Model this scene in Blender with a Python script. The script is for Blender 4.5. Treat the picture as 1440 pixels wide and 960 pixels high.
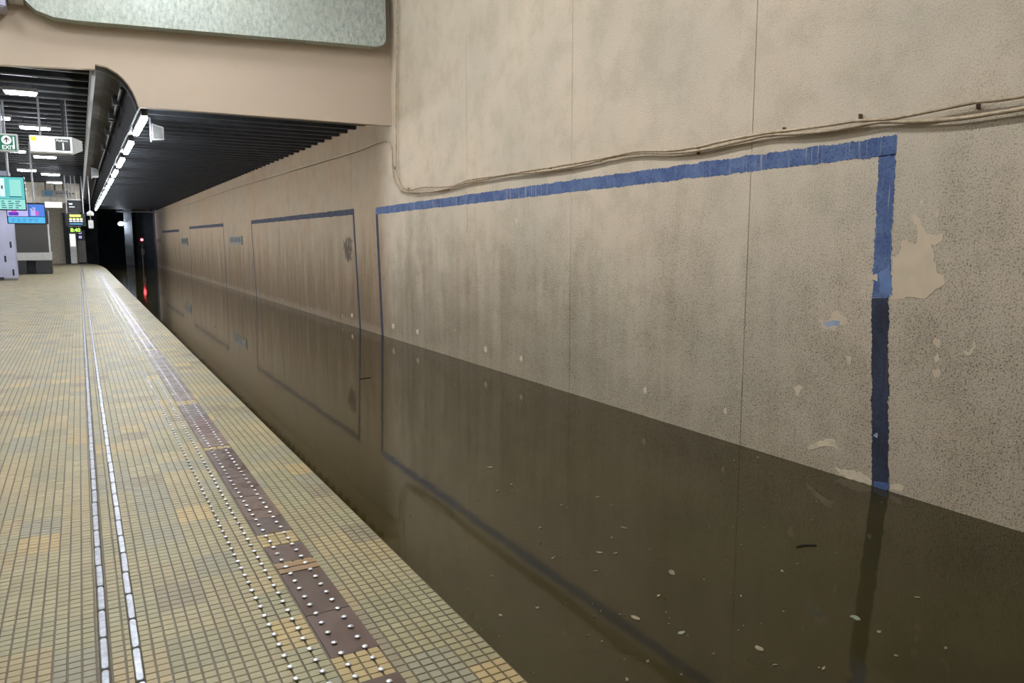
import bpy, math, random
import numpy as np
from mathutils import Matrix, Vector
random.seed(7)
rng = np.random.default_rng(7)
for o in list(bpy.data.objects): bpy.data.objects.remove(o)
scene = bpy.context.scene
C = scene.collection

# ------------------------------------------------------------------ camera
F = 1065.0                                   # focal length in pixels of the 1440 x 960 frame
CAM = np.array([0.0, 0.0, 1.6])              # eye 1.6 m above the platform
_t = np.array([111 - 720.0, 480 - 340.0, F]); _t /= np.linalg.norm(_t)     # track direction seen by the camera
_u = np.array([0.0, 1.0, -(480 - 340.0) / F]); _u /= np.linalg.norm(_u)
_r = np.cross(_u, _t)
if _r[0] < 0: _r = -_r
cam_d = bpy.data.cameras.new('camera'); cam = bpy.data.objects.new('camera', cam_d); C.objects.link(cam)
cam_d.sensor_width = 36; cam_d.lens = F / 1440 * 36; cam_d.clip_end = 300; cam_d.clip_start = 0.05
M = Matrix.Identity(4)
for i, row in enumerate((_r, _t, _u)):
    M[i][0], M[i][1], M[i][2], M[i][3] = row[0], row[1], -row[2], CAM[i]
cam.matrix_world = M
scene.camera = cam

def at(px, py, ax, val):
    """point where the sight line of a pixel meets the plane  axis = val"""
    d = np.array([px - 720.0, 480.0 - py, F])
    d = np.array([d @ _r, d @ _t, d @ _u])
    k = (val - CAM[ax]) / d[ax]
    return CAM + k * d

# ------------------------------------------------------------------ world, exposure
w = bpy.data.worlds.new('world'); scene.world = w; w.use_nodes = True
w.node_tree.nodes['Background'].inputs[0].default_value = (0.9, 0.95, 1.0, 1)
w.node_tree.nodes['Background'].inputs[1].default_value = 0.01
vs = scene.view_settings
vs.view_transform = 'Standard'; vs.look = 'None'; vs.gamma = 1.0; vs.use_curve_mapping = False
vs.exposure = 0.0
HALL_POWER = 82.0       # emission of the hall's ceiling lamps
EDGE_POWER = 128.0       # emission of the lamp row over the platform edge
TUBE_POWER = 72.0       # emission of the tubes over the platform

# main measures (metres)
XE = 1.33               # platform edge
XW = 5.438              # face of the track wall
ZW = -0.35              # flood water level
YB = 14.33              # face of the cross beam
YEND = 70.0             # far end of the station box
PX, PY_ = 0.049, 0.0457 # mosaic pitch
X0 = 0.593              # a mosaic joint
ZHALL = 7.6

# ------------------------------------------------------------------ node helper
def srgb(r, g, b):
    f = lambda c: (c / 255 / 12.92) if c / 255 <= 0.04045 else ((c / 255 + 0.055) / 1.055) ** 2.4
    return (f(r), f(g), f(b), 1.0)

class NG:
    def __init__(s, name):
        s.m = bpy.data.materials.new(name); s.m.use_nodes = True
        s.t = s.m.node_tree; s.b = s.t.nodes['Principled BSDF']
        s.g = s.t.nodes.new('ShaderNodeNewGeometry')
    def node(s, kind, ins=(), **props):
        n = s.t.nodes.new(kind)
        for k, v in props.items(): setattr(n, k, v)
        for k, v in (ins.items() if isinstance(ins, dict) else enumerate(ins)):
            s.set(n.inputs[k], v)
        return n
    def set(s, sock, v):
        if v is None: return
        if hasattr(v, 'is_linked') or isinstance(v, bpy.types.NodeSocket): s.t.links.new(v, sock)
        else:
            try: sock.default_value = v
            except Exception: sock.default_value = v[:3]
    def math(s, op, a, b=None, c=None, clamp=False):
        n = s.node('ShaderNodeMath', operation=op); n.use_clamp = clamp
        for i, v in enumerate((a, b, c)):
            if v is not None: s.set(n.inputs[i], v)
        return n.outputs[0]
    def mix(s, fac, a, b, mode='MIX'):
        n = s.node('ShaderNodeMix', data_type='RGBA', blend_type=mode)
        s.set(n.inputs[0], fac); s.set(n.inputs[6], a); s.set(n.inputs[7], b)
        return n.outputs[2]
    def pos(s): return s.g.outputs['Position']
    def vec(s, v, mul): 
        n = s.node('ShaderNodeVectorMath', operation='MULTIPLY'); s.set(n.inputs[0], v); n.inputs[1].default_value = mul
        return n.outputs[0]
    def sep(s, v): return s.node('ShaderNodeSeparateXYZ', [v]).outputs
    def comb(s, *a): return s.node('ShaderNodeCombineXYZ', list(a)).outputs[0]
    def noise(s, v, scale, detail=3.0, rough=0.5):
        n = s.node('ShaderNodeTexNoise'); s.set(n.inputs['Vector'], v)
        n.inputs['Scale'].default_value = scale; n.inputs['Detail'].default_value = detail; n.inputs['Roughness'].default_value = rough
        return n.outputs[0]
    def white(s, v):
        n = s.node('ShaderNodeTexWhiteNoise'); s.set(n.inputs['Vector'], v); return n.outputs[0]
    def range(s, v, a, b, c=0.0, d=1.0, smooth=True):
        n = s.node('ShaderNodeMapRange'); n.interpolation_type = 'SMOOTHSTEP' if smooth else 'LINEAR'
        s.set(n.inputs[0], v)
        for i, x in enumerate((a, b, c, d)): n.inputs[i + 1].default_value = x
        return n.outputs[0]
    def ramp(s, v, stops, const=False):
        n = s.node('ShaderNodeValToRGB'); s.set(n.inputs[0], v)
        n.color_ramp.interpolation = 'CONSTANT' if const else 'LINEAR'
        e = n.color_ramp.elements
        while len(e) < len(stops): e.new(0.5)
        for x, (p, c) in zip(e, stops): x.position = p; x.color = c
        return n.outputs[0]
    def bump(s, h, strength, dist):
        n = s.node('ShaderNodeBump'); s.set(n.inputs['Height'], h)
        n.inputs['Strength'].default_value = strength; n.inputs['Distance'].default_value = dist
        s.t.links.new(n.outputs[0], s.b.inputs['Normal'])
    def done(s, col=None, rough=0.6, metal=0.0, spec=None):
        if col is not None: s.set(s.b.inputs['Base Color'], col)
        s.set(s.b.inputs['Roughness'], rough); s.b.inputs['Metallic'].default_value = metal
        if spec is not None: s.b.inputs['Specular IOR Level'].default_value = spec
        return s.m

def plain(name, col, rough=0.6, metal=0.0, grain=0.12, scale=8.0, spec=None):
    g = NG(name); n = g.noise(g.pos(), scale, 4)
    k = g.range(n, 0.3, 0.7, 1 - grain, 1 + grain)
    c = g.mix(1.0, col, g.comb(k, k, k), 'MULTIPLY')
    return g.done(c, rough, metal, spec)

def glow(name, col, strength):
    g = NG(name); g.b.inputs['Base Color'].default_value = tuple(c * 0.12 for c in col[:3]) + (1,)
    g.b.inputs['Emission Color'].default_value = col; g.b.inputs['Emission Strength'].default_value = strength
    return g.m

MT = {}
# ---- stippled render of the track wall
def wall_material():
    g = NG('stippled_render')
    p = g.pos(); x, y, z = g.sep(p)
    big = g.noise(p, 0.45, 4, 0.55)
    mid = g.noise(p, 2.2, 4, 0.6)
    streak = g.noise(g.vec(p, (1, 1.5, 0.22)), 1.2, 5, 0.6)
    fstreak = g.noise(g.vec(p, (1, 5, 0.3)), 1.4, 5, 0.6)
    fine = g.noise(p, 75, 3, 0.65)
    fine2 = g.noise(p, 190, 2, 0.6)
    base = g.ramp(big, [(0.32, srgb(186, 177, 160)), (0.5, srgb(200, 187, 168)), (0.68, srgb(208, 192, 171))])
    base = g.mix(g.range(mid, 0.42, 0.7, 0, 0.35), base, srgb(160, 150, 128))
    # soot and damp that climbs from the track, in streaks
    zz = g.math('ADD', z, g.math('MULTIPLY', g.math('SUBTRACT', streak, 0.5), 3.2))
    low = g.range(zz, 2.3, -0.1)
    grime = g.math('MULTIPLY', low, g.range(fstreak, 0.3, 0.72, 0.72, 1.0))
    base = g.mix(g.math('MULTIPLY', grime, g.range(y, 3.5, 12.5, 0.30, 0.70)), base, srgb(116, 101, 77))
    past_beam = g.range(y, 14.2, 15.4)  # wall colour turns browner and darker past the cross beam
    base = g.mix(g.math('MULTIPLY', past_beam, g.range(big, 0.3, 0.7, 0.46, 0.62)), base, srgb(140, 106, 66))
    low2 = g.math('MULTIPLY', past_beam, g.range(zz, 1.9, -0.2))  # darker again towards the bottom of that stretch
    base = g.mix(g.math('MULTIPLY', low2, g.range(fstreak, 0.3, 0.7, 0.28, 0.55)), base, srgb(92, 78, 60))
    # pale lime band just over the water
    tz = g.math('ADD', z, g.math('MULTIPLY', g.math('SUBTRACT', mid, 0.5), 0.35))
    tide = g.range(tz, -0.13, -0.26)
    base = g.mix(g.math('MULTIPLY', tide, 0.32), base, srgb(172, 158, 136))
    # dark pits
    amt = g.math('ADD', g.math('MULTIPLY', g.range(zz, 2.9, 0.6), 0.55), 0.2)
    amt = g.math('MULTIPLY', amt, g.range(mid, 0.25, 0.6, 0.6, 1.0))
    pits = g.range(fine, 0.53, 0.63)
    pits = g.math('MAXIMUM', pits, g.math('MULTIPLY', g.range(fine2, 0.55, 0.68), 0.8))
    base = g.mix(g.math('MULTIPLY', pits, amt), base, srgb(58, 50, 40))
    lights = g.range(fine, 0.47, 0.36)
    base = g.mix(g.math('MULTIPLY', lights, 0.22), base, srgb(214, 198, 172))
    # a soot scorch beside the second painted frame
    d = g.math('ADD', g.math('POWER', g.math('DIVIDE', g.math('SUBTRACT', y, 17.35), 0.42), 2.0),
               g.math('POWER', g.math('DIVIDE', g.math('SUBTRACT', z, 1.42), 0.34), 2.0))
    d = g.math('ADD', d, g.math('MULTIPLY', g.math('SUBTRACT', g.noise(p, 7, 4), 0.5), 2.6))
    base = g.mix(g.range(d, 1.1, 0.1, 0, 0.75), base, srgb(50, 44, 38))
    # scattered chips of pale filler
    chip = g.noise(g.vec(p, (1, 1, 0.6)), 4.2, 2, 0.4)
    base = g.mix(g.range(chip, 0.775, 0.79, 0, 0.7), base, srgb(206, 188, 160))
    g.bump(g.math('ADD', fine, g.math('MULTIPLY', mid, 0.6)), 0.45, 0.012)
    return g.done(base, 0.85, spec=0.25)
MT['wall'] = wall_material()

def beam_material():
    g = NG('painted_plaster'); p = g.pos()
    a = g.noise(p, 0.7, 4, 0.55); b = g.noise(p, 4, 4, 0.6); s = g.noise(p, 60, 2)
    c = g.ramp(a, [(0.3, srgb(190, 176, 159)), (0.7, srgb(197, 180, 161))])
    c = g.mix(g.range(b, 0.5, 0.75, 0, 0.25), c, srgb(190, 170, 142))
    c = g.mix(g.range(s, 0.72, 0.76, 0, 0.5), c, srgb(110, 92, 74))
    g.bump(b, 0.15, 0.01)
    return g.done(c, 0.7, spec=0.3)
MT['beam'] = beam_material()

def concrete_material():
    g = NG('mottled_green_grey_coating'); p = g.pos()
    a = g.noise(g.vec(p, (1, 1, 0.5)), 24, 4, 0.7); b = g.noise(p, 1.3, 4)
    c = g.ramp(a, [(0.34, srgb(146, 156, 150)), (0.5, srgb(172, 181, 174)), (0.68, srgb(194, 199, 190))])
    c = g.mix(g.range(b, 0.4, 0.7, 0, 0.4), c, srgb(166, 172, 158))
    g.bump(a, 0.3, 0.01)
    return g.done(c, 0.8)
MT['concrete'] = concrete_material()

TILE_COLS = [srgb(139, 134, 102), srgb(146, 137, 103), srgb(155, 140, 102), srgb(164, 144, 98), srgb(136, 132, 109), srgb(149, 138, 104), srgb(130, 120, 95)]
def tile_finish(g, col, rough_extra=0.0):
    p = g.pos()
    d = g.noise(p, 3.0, 4, 0.6); f = g.noise(p, 160, 2)
    col = g.mix(g.range(d, 0.4, 0.8, 0, 0.22), col, srgb(124, 112, 84))
    col = g.mix(g.range(f, 0.6, 0.75, 0, 0.25), col, srgb(110, 96, 72))
    return g.done(col, 0.52, spec=0.5)
g = NG('mosaic_tile'); oi = g.node('ShaderNodeObjectInfo'); MT['tile'] = tile_finish(g, oi.outputs['Color'])
g = NG('mosaic_field'); an = g.node('ShaderNodeAttribute', attribute_name='Col'); MT['tile_field'] = tile_finish(g, an.outputs['Color'])

def far_tile_material():
    g = NG('mosaic_grout'); p = g.pos(); x, y, z = g.sep(p)
    u = g.math('DIVIDE', g.math('SUBTRACT', x, X0), PX); v = g.math('DIVIDE', y, PY_)
    fu = g.math('ABSOLUTE', g.math('SUBTRACT', g.math('FRACT', u), 0.5)); fv = g.math('ABSOLUTE', g.math('SUBTRACT', g.math('FRACT', v), 0.5))
    jm = g.math('MAXIMUM', g.range(fu, 0.425, 0.45), g.range(fv, 0.45, 0.47))
    cu = g.math('FLOOR', g.math('DIVIDE', u, 4)); cv = g.math('FLOOR', g.math('DIVIDE', v, 6))
    wn = g.white(g.comb(cu, cv, 0.0))
    col = g.ramp(wn, [(i / 7, c) for i, c in enumerate(TILE_COLS)], True)
    far = g.range(y, 29.9, 30.0)
    left = g.range(g.math('ADD', x, g.math('MULTIPLY', y, 0.08)), -0.95, -0.96)
    vis = g.math('MULTIPLY', g.math('MAXIMUM', far, left), g.math('SUBTRACT', 1.0, jm))
    col = g.mix(vis, srgb(82, 70, 48), col)
    return g.done(col, 0.52, spec=0.5)
MT['grout'] = far_tile_material()

def plate_material():
    g = NG('brown_resin_plate'); p = g.pos(); oi = g.node('ShaderNodeObjectInfo')
    a = g.noise(p, 6, 4, 0.6)
    c = g.mix(g.range(a, 0.35, 0.7, 0, 0.4), oi.outputs['Color'], srgb(92, 76, 62))
    return g.done(c, g.range(a, 0.3, 0.7, 0.3, 0.5))
MT['plate'] = plate_material()
MT['steel'] = plain('worn_steel', srgb(216, 217, 220), 0.28, 0.7, 0.15, 30)
MT['bar'] = plain('scuffed_aluminium', srgb(184, 188, 200), 0.3, 0.8, 0.2, 40)
MT['fascia'] = plain('platform_fascia', srgb(70, 62, 46), 0.8)

def water_material():
    g = NG('muddy_water'); p = g.pos()
    a = g.noise(p, 0.9, 4, 0.6)
    c = g.mix(g.range(a, 0.35, 0.7), srgb(46, 40, 18), srgb(54, 48, 24))
    rip = g.noise(g.vec(p, (1, 0.6, 1)), 2.2, 3, 0.5)
    g.bump(rip, 0.05, 0.02)
    g.b.inputs['IOR'].default_value = 1.31
    return g.done(c, 0.05, spec=0.5)
MT['water'] = water_material()

def blue_material(name, top, c1, c2, drip):
    g = NG(name); p = g.pos()
    f = g.noise(p, 70, 3, 0.65); m = g.noise(p, 5, 4, 0.6)
    s = g.noise(g.vec(p, (1, 26, 0.7)), 1.6, 3, 0.5)
    c = g.mix(g.range(m, 0.35, 0.65), c1, c2)
    c = g.mix(g.range(f, 0.52, 0.66, 0, 0.65), c, srgb(30, 34, 48))
    c = g.mix(g.math('MULTIPLY', g.range(s, 0.60, 0.68, 0, drip), g.range(g.noise(p, 1.1, 2), 0.45, 0.6, 0.15, 0.9)), c, srgb(168, 164, 156))
    g.bump(f, 0.4, 0.01)
    return g.done(c, 0.75, spec=0.3)
MT['blue'] = blue_material('weathered_blue_paint', None, srgb(72, 92, 136), srgb(92, 112, 152), 0.85)
MT['navy'] = blue_material('sooty_navy_paint', None, srgb(42, 45, 60), srgb(54, 60, 80), 0.12)
MT['patch'] = plain('bare_filler', srgb(198, 181, 156), 0.7, 0, 0.05, 6)
MT['patch_pale'] = plain('pale_chipped_filler', srgb(202, 188, 162), 0.75, 0, 0.12, 14)
MT['blue_light'] = plain('bright_blue_paint', srgb(96, 122, 168), 0.7)
MT['patch_blue'] = plain('pale_blue_old_paint', srgb(150, 164, 190), 0.7)
MT['cable'] = plain('cream_cable_sheath', srgb(172, 154, 128), 0.6, 0, 0.2, 20)
MT['clip'] = plain('rusty_clip', srgb(112, 96, 78), 0.6, 0.3)
MT['black'] = plain('black_paint', srgb(30, 31, 34), 0.55)
MT['slat'] = plain('dark_steel_slat', srgb(40, 42, 46), 0.45, 0.2, 0.25, 5)
MT['void'] = plain('sooty_ceiling', srgb(40, 41, 44), 0.9, 0, 0.3, 2)
MT['track_slat'] = plain('sooty_black_slat', srgb(50, 54, 60), 0.5, 0.1, 0.25, 5)
MT['tunnel'] = plain('dark_tunnel_wall', srgb(40, 44, 50), 0.85, 0, 0.3, 1.5)
MT['tunnel_pillar'] = plain('sooty_pillar', srgb(84, 86, 88), 0.8, 0, 0.3, 2)
MT['cove'] = plain('grey_cove_panel', srgb(64, 60, 54), 0.85, 0, 0.25, 3, 0.15)
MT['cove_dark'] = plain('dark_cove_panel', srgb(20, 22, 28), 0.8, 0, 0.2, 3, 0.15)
MT['trim'] = plain('grey_metal_trim', srgb(150, 150, 150), 0.5, 0.2)
MT['white'] = plain('white_enamel', srgb(216, 216, 214), 0.45, 0, 0.05)
MT['offwhite'] = plain('off_white_metal', srgb(196, 196, 192), 0.5, 0, 0.06)
MT['lilac'] = plain('lilac_grey_cladding', srgb(176, 178, 200), 0.4, 0, 0.06, 2)
MT['grey'] = plain('grey_cladding', srgb(120, 118, 114), 0.5, 0, 0.08, 2)
MT['beige_far'] = plain('beige_end_wall', srgb(196, 188, 170), 0.7)
MT['plate_green'] = plain('dull_green_plate', srgb(116, 116, 104), 0.6)
MT['charcoal'] = plain('charcoal_panel', srgb(52, 53, 56), 0.5)
MT['hallwall'] = plain('hall_plaster', srgb(196, 192, 184), 0.8)
MT['pole'] = plain('galvanised_pole', srgb(150, 152, 156), 0.45, 0.3)
MT['green'] = glow('exit_sign_green', srgb(40, 128, 104), 0.75)
MT['sign_white'] = glow('lit_sign_white', srgb(250, 252, 255), 1.6)
MT['sign_text'] = glow('lit_sign_text', srgb(250, 255, 252), 1.0)
MT['sign_yellow'] = glow('lit_sign_yellow', srgb(232, 240, 70), 1.2)
MT['sign_grey'] = plain('sign_grey', srgb(92, 94, 92), 0.5)
MT['ink'] = plain('ink', srgb(60, 64, 66), 0.6)
MT['lamp_edge'] = glow('edge_lamp_diffuser', srgb(246, 250, 255), EDGE_POWER)
MT['lamp_tube'] = glow('ceiling_tube', srgb(240, 244, 255), TUBE_POWER)
MT['lamp_hall'] = glow('hall_lamp_diffuser', srgb(250, 252, 255), HALL_POWER)
MT['lamp_tunnel'] = glow('tunnel_lamp_lens', srgb(225, 238, 255), 150.0)
MT['red'] = glow('red_signal_lens', srgb(255, 70, 80), 14.0)
MT['lightbox'] = glow('advert_lightbox', srgb(255, 255, 252), 2.2)
MT['cyan'] = glow('screen_cyan', srgb(104, 206, 206), 0.9)
MT['cyan_pale'] = glow('screen_pale_cyan', srgb(160, 236, 226), 0.9)
MT['scr_white'] = glow('screen_white', srgb(226, 246, 250), 1.0)
MT['scr_blue'] = glow('screen_blue', srgb(74, 128, 226), 0.95)
MT['scr_sky'] = glow('screen_sky_blue', srgb(84, 184, 240), 1.0)
MT['scr_pink'] = glow('screen_pink', srgb(226, 90, 200), 0.9)
MT['scr_lilac'] = glow('screen_lilac', srgb(188, 184, 250), 0.95)
MT['scr_navy'] = glow('screen_dark_line', srgb(44, 92, 120), 0.8)
MT['scr_violet'] = glow('screen_violet', srgb(84, 50, 190), 0.9)
MT['led_yellow'] = glow('board_yellow', srgb(236, 244, 120), 1.3)
MT['led_green'] = glow('clock_digits', srgb(176, 240, 90), 2.0)
MT['board'] = plain('board_black_glass', srgb(18, 19, 24), 0.25)
MT['scrap'] = plain('pale_litter', srgb(122, 113, 88), 0.7, 0, 0.2, 30)
MT['scrap_green'] = plain('greenish_litter', srgb(120, 126, 104), 0.7, 0, 0.2, 30)
MT['twig'] = plain('dark_twig', srgb(40, 33, 22), 0.8)
g = NG('smoked_glass'); g.b.inputs['Transmission Weight'].default_value = 0.75; g.b.inputs['IOR'].default_value = 1.05
MT['glass'] = g.done(srgb(150, 150, 150), 0.12)

# ------------------------------------------------------------------ mesh helpers
class MB:
    def __init__(s): s.v = []; s.f = []
    def quad(s, *pts):
        n = len(s.v); s.v += [tuple(p) for p in pts]; s.f.append(tuple(range(n, n + len(pts)))); return s
    def box(s, x0, x1, y0, y1, z0, z1, bev=0.0):
        if bev <= 0:
            n = len(s.v)
            s.v += [(x, y, z) for z in (z0, z1) for y in (y0, y1) for x in (x0, x1)]
            s.f += [tuple(n + i for i in q) for q in ((0, 2, 3, 1), (4, 5, 7, 6), (0, 1, 5, 4), (2, 6, 7, 3), (0, 4, 6, 2), (1, 3, 7, 5))]
            return s
        import bmesh
        bm = bmesh.new(); bmesh.ops.create_cube(bm, size=1)
        for v in bm.verts:
            v.co = ((x0 + x1) / 2 + v.co.x * (x1 - x0), (y0 + y1) / 2 + v.co.y * (y1 - y0), (z0 + z1) / 2 + v.co.z * (z1 - z0))
        bmesh.ops.bevel(bm, geom=list(bm.edges), offset=bev, segments=2, affect='EDGES')
        n = len(s.v); s.v += [tuple(v.co) for v in bm.verts]; bm.verts.index_update()
        s.f += [tuple(n + v.index for v in f.verts) for f in bm.faces]; bm.free(); return s
    def prism(s, pts, axis, a, b):
        """closed outline (2-D) pushed from a to b along axis"""
        def mk(p, k): 
            q = list(p); q.insert(axis, k); return tuple(q)
        n = len(s.v); m = len(pts)
        s.v += [mk(p, a) for p in pts] + [mk(p, b) for p in pts]
        s.f.append(tuple(range(n, n + m))); s.f.append(tuple(range(n + 2 * m - 1, n + m - 1, -1)))
        s.f += [(n + i, n + (i + 1) % m, n + m + (i + 1) % m, n + m + i) for i in range(m)]
        return s
    def cyl(s, p0, p1, r0, r1=None, seg=12):
        r1 = r0 if r1 is None else r1
        p0, p1 = Vector(p0), Vector(p1); d = (p1 - p0).normalized()
        a = d.orthogonal().normalized(); b = d.cross(a)
        n = len(s.v)
        for p, r in ((p0, r0), (p1, r1)):
            for i in range(seg):
                th = 2 * math.pi * i / seg; s.v.append(tuple(p + a * math.cos(th) * r + b * math.sin(th) * r))
        s.f += [(n + i, n + (i + 1) % seg, n + seg + (i + 1) % seg, n + seg + i) for i in range(seg)]
        s.f.append(tuple(range(n + seg - 1, n - 1, -1))); s.f.append(tuple(range(n + seg, n + 2 * seg)))
        return s
    def lathe(s, prof, seg=12, c=(0, 0, 0)):
        n = len(s.v); k = len(prof)
        for r, z in prof:
            for i in range(seg):
                th = 2 * math.pi * i / seg; s.v.append((c[0] + r * math.cos(th), c[1] + r * math.sin(th), c[2] + z))
        for j in range(k - 1):
            s.f += [(n + j * seg + i, n + j * seg + (i + 1) % seg, n + (j + 1) * seg + (i + 1) % seg, n + (j + 1) * seg + i) for i in range(seg)]
        s.f.append(tuple(range(n + (k - 1) * seg, n + k * seg)))
        return s
    def tube(s, pts, r, seg=8):
        pts = [Vector(p) for p in pts]; n = len(s.v)
        for i, p in enumerate(pts):
            d = (pts[min(i + 1, len(pts) - 1)] - pts[max(i - 1, 0)]).normalized()
            a = d.cross(Vector((1, 0, 0)))
            a = a.normalized() if a.length > 1e-4 else d.orthogonal().normalized()
            b = d.cross(a)
            for k in range(seg):
                th = 2 * math.pi * k / seg; s.v.append(tuple(p + a * math.cos(th) * r + b * math.sin(th) * r))
        for i in range(len(pts) - 1):
            s.f += [(n + i * seg + k, n + i * seg + (k + 1) % seg, n + (i + 1) * seg + (k + 1) % seg, n + (i + 1) * seg + k) for k in range(seg)]
        s.f.append(tuple(range(n + seg - 1, n - 1, -1))); e = n + (len(pts) - 1) * seg; s.f.append(tuple(range(e, e + seg)))
        return s
    def mesh(s, name, mat, smooth=False):
        me = bpy.data.meshes.new(name); me.from_pydata(s.v, [], s.f); me.materials.append(MT[mat])
        import bmesh
        bm = bmesh.new(); bm.from_mesh(me); bmesh.ops.recalc_face_normals(bm, faces=bm.faces); bm.to_mesh(me); bm.free()
        if smooth: me.polygons.foreach_set('use_smooth', [True] * len(me.polygons))
        return me
    def build(s, name, mat, parent=None, smooth=False): return link(name, s.mesh(name, mat, smooth), parent)

def link(name, me, parent=None):
    o = bpy.data.objects.new(name, me); C.objects.link(o)
    if parent is not None:
        o.parent = parent
        o.matrix_parent_inverse = Matrix.Translation(-parent.location)
    return o
def tag(o, label, cat, group=None, kind=None):
    o['label'] = label; o['category'] = cat
    if group: o['group'] = group
    if kind: o['kind'] = kind
    return o
def thing(name, label, cat, loc, group=None):
    o = bpy.data.objects.new(name, None); C.objects.link(o); o.location = loc; o.empty_display_size = 0.2
    return tag(o, label, cat, group)
def struct(o, label=None):
    o['kind'] = 'structure'
    if label: o['label'] = label
    return o

def text_mesh(body, size, mat, origin, parent, name='lettering', depth=0.004, bold=False, facing=(1, 0)):
    """lettering in the XZ plane that faces -Y; origin is its lower left corner"""
    cu = bpy.data.curves.new(name, 'FONT'); cu.body = body; cu.size = size; cu.extrude = depth / 2
    if bold: cu.offset = size * 0.02
    tmp = bpy.data.objects.new('tmp', cu); C.objects.link(tmp)
    dg = bpy.context.evaluated_depsgraph_get(); me = bpy.data.meshes.new_from_object(tmp.evaluated_get(dg))
    bpy.data.objects.remove(tmp); bpy.data.curves.remove(cu)
    me.transform(Matrix.Translation(origin) @ Matrix.Rotation(math.radians(90), 4, 'X'))
    me.materials.clear(); me.materials.append(MT[mat]); me.name = name
    return link(name, me, parent)

# ================================================================== SETTING
# ---- platform
outline = [(XE, -8), (XE, 50)] + [(XE - 0.75 * (1 - math.cos(a)) , 50 + 14 * math.sin(a)) for a in np.linspace(0.1, math.pi / 2, 12)] + [(XE - 0.9, 66), (-9, 66), (-9, -8)]
floor = struct(MB().prism(outline, 2, -1.6, -0.004).build('floor', 'grout'), 'platform paved in khaki and yellow mosaic tiles')
edge_in = [(XE - 0.03, -8), (XE - 0.03, 50), (XE - 0.03, 50.01)]
MB().box(XE - 0.02, XE + 0.004, -8, 50, -1.6, -0.05).build('edge_fascia', 'fascia', floor)

STRIP0, STRIP1 = X0 + PX * 3.15, X0 + PX * 7.1          # brown plate strip
plates = [(2.05, 2.53), (2.735, 3.12), (3.12, 3.59), (3.73, 3.96), (4.16, 4.42), (4.42, 4.86), (4.86, 5.4), (5.4, 6.12), (6.22, 6.7), (6.7, 7.3), (7.3, 8.0), (8.22, 8.6)]
tan_plates = [(3.60, 3.655), (3.665, 3.72)]
yy = 8.62
while yy < 49:
    L = random.choice((0.5, 0.9, 1.2, 1.6)); plates.append((yy, yy + L)); yy += L + (0.14 if random.random() < 0.4 else 0.006)
pcols = [srgb(74, 54, 44), srgb(82, 60, 52), srgb(94, 72, 60), srgb(78, 64, 58), srgb(88, 58, 48), srgb(104, 84, 72)]
for i, (a, b) in enumerate(sorted(plates)):
    o = MB().box(STRIP0, STRIP1, a, b - 0.004, -0.004, 0.0006).build('brown_plate', 'plate', floor); o.color = pcols[(i * 5 + 1) % 6] if i > 3 else pcols[i % 2]
for a, b in tan_plates:
    o = MB().box(STRIP0, STRIP1, a, b, -0.004, 0.0005).build('tan_plate', 'plate', floor); o.color = srgb(140, 112, 78)
def in_plate(y0, y1): return any(a - 0.02 < y0 and y1 < b + 0.02 for a, b in plates) or any(a < (y0 + y1) / 2 < b for a, b in plates + tan_plates)

# mosaic tiles
tiles = []
crnd = {}
shift = {}
for j in range(int(1.3 / PY_), int(30 / PY_)):
    yc = (j + 0.5) * PY_
    xl = -0.95 - 0.08 * yc
    i0 = math.ceil((xl - X0) / PX); 
    for i in range(i0, 15):
        xc = X0 + (i + 0.5) * PX
        if STRIP0 - 0.01 < xc < STRIP1 + 0.01 and in_plate(yc - PY_ / 2, yc + PY_ / 2): continue
        ci = i // 4
        if ci not in shift: shift[ci] = random.randint(0, 9)
        key = (ci, (j + shift[ci]) // 6)
        if key not in crnd:
            c = random.choices(TILE_COLS, (5, 5, 3.4, 1.5, 3, 4, 1.4))[0]; k = random.uniform(0.93, 1.06); crnd[key] = (c[0] * k, c[1] * k, c[2] * k)
        c = crnd[key]
        if STRIP0 - 0.01 < xc < STRIP1 + 0.01: c = TILE_COLS[3][:3]
        k = random.uniform(0.93, 1.07)
        if i == 14: k *= 0.9
        tiles.append((xc, yc, c[0] * k, c[1] * k, c[2] * k, i))
T = np.array(tiles)
hx = np.where(T[:, 5] >= 8, PX / 2 - 0.003, PX / 2 - 0.0028)
hy = np.where(T[:, 5] >= 8, PY_ / 2 - 0.0026, PY_ / 2 - 0.0014)
# which show largest: rank by projected size inside the frame
rel = np.stack([T[:, 0], T[:, 1], np.full(len(T), -1.6)], 1)
B = np.stack([_r, _t, _u]); cc = rel @ B
ppx = 720 + F * cc[:, 0] / cc[:, 2]; ppy = 480 - F * cc[:, 1] / cc[:, 2]
vis = (ppx > 4) & (ppx < 1436) & (ppy < 956)
order = np.argsort(np.where(vis, cc[:, 2], 99)); single = set(order[:300].tolist())
def tile_proto(hx, hy):
    b = 0.0018
    m = MB(); n = 0
    m.v = [(sx * hx, sy * hy, -0.0035) for sx, sy in ((-1, -1), (1, -1), (1, 1), (-1, 1))] + [(sx * (hx - b), sy * (hy - b), 0.0) for sx, sy in ((-1, -1), (1, -1), (1, 1), (-1, 1))]
    m.f = [(4, 5, 6, 7), (0, 1, 5, 4), (1, 2, 6, 5), (2, 3, 7, 6), (3, 0, 4, 7)]
    return m.mesh('tile', 'tile')
protoA = tile_proto(PX / 2 - 0.003, PY_ / 2 - 0.0026); protoB = tile_proto(PX / 2 - 0.0028, PY_ / 2 - 0.0014)
for k in single:
    o = link('tile', protoA if T[k, 5] >= 8 else protoB, floor)
    o.location = (T[k, 0], T[k, 1], random.uniform(-0.0006, 0.0004)); o.color = (T[k, 2], T[k, 3], T[k, 4], 1)
    o.rotation_euler.z = random.uniform(-0.012, 0.012)
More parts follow.
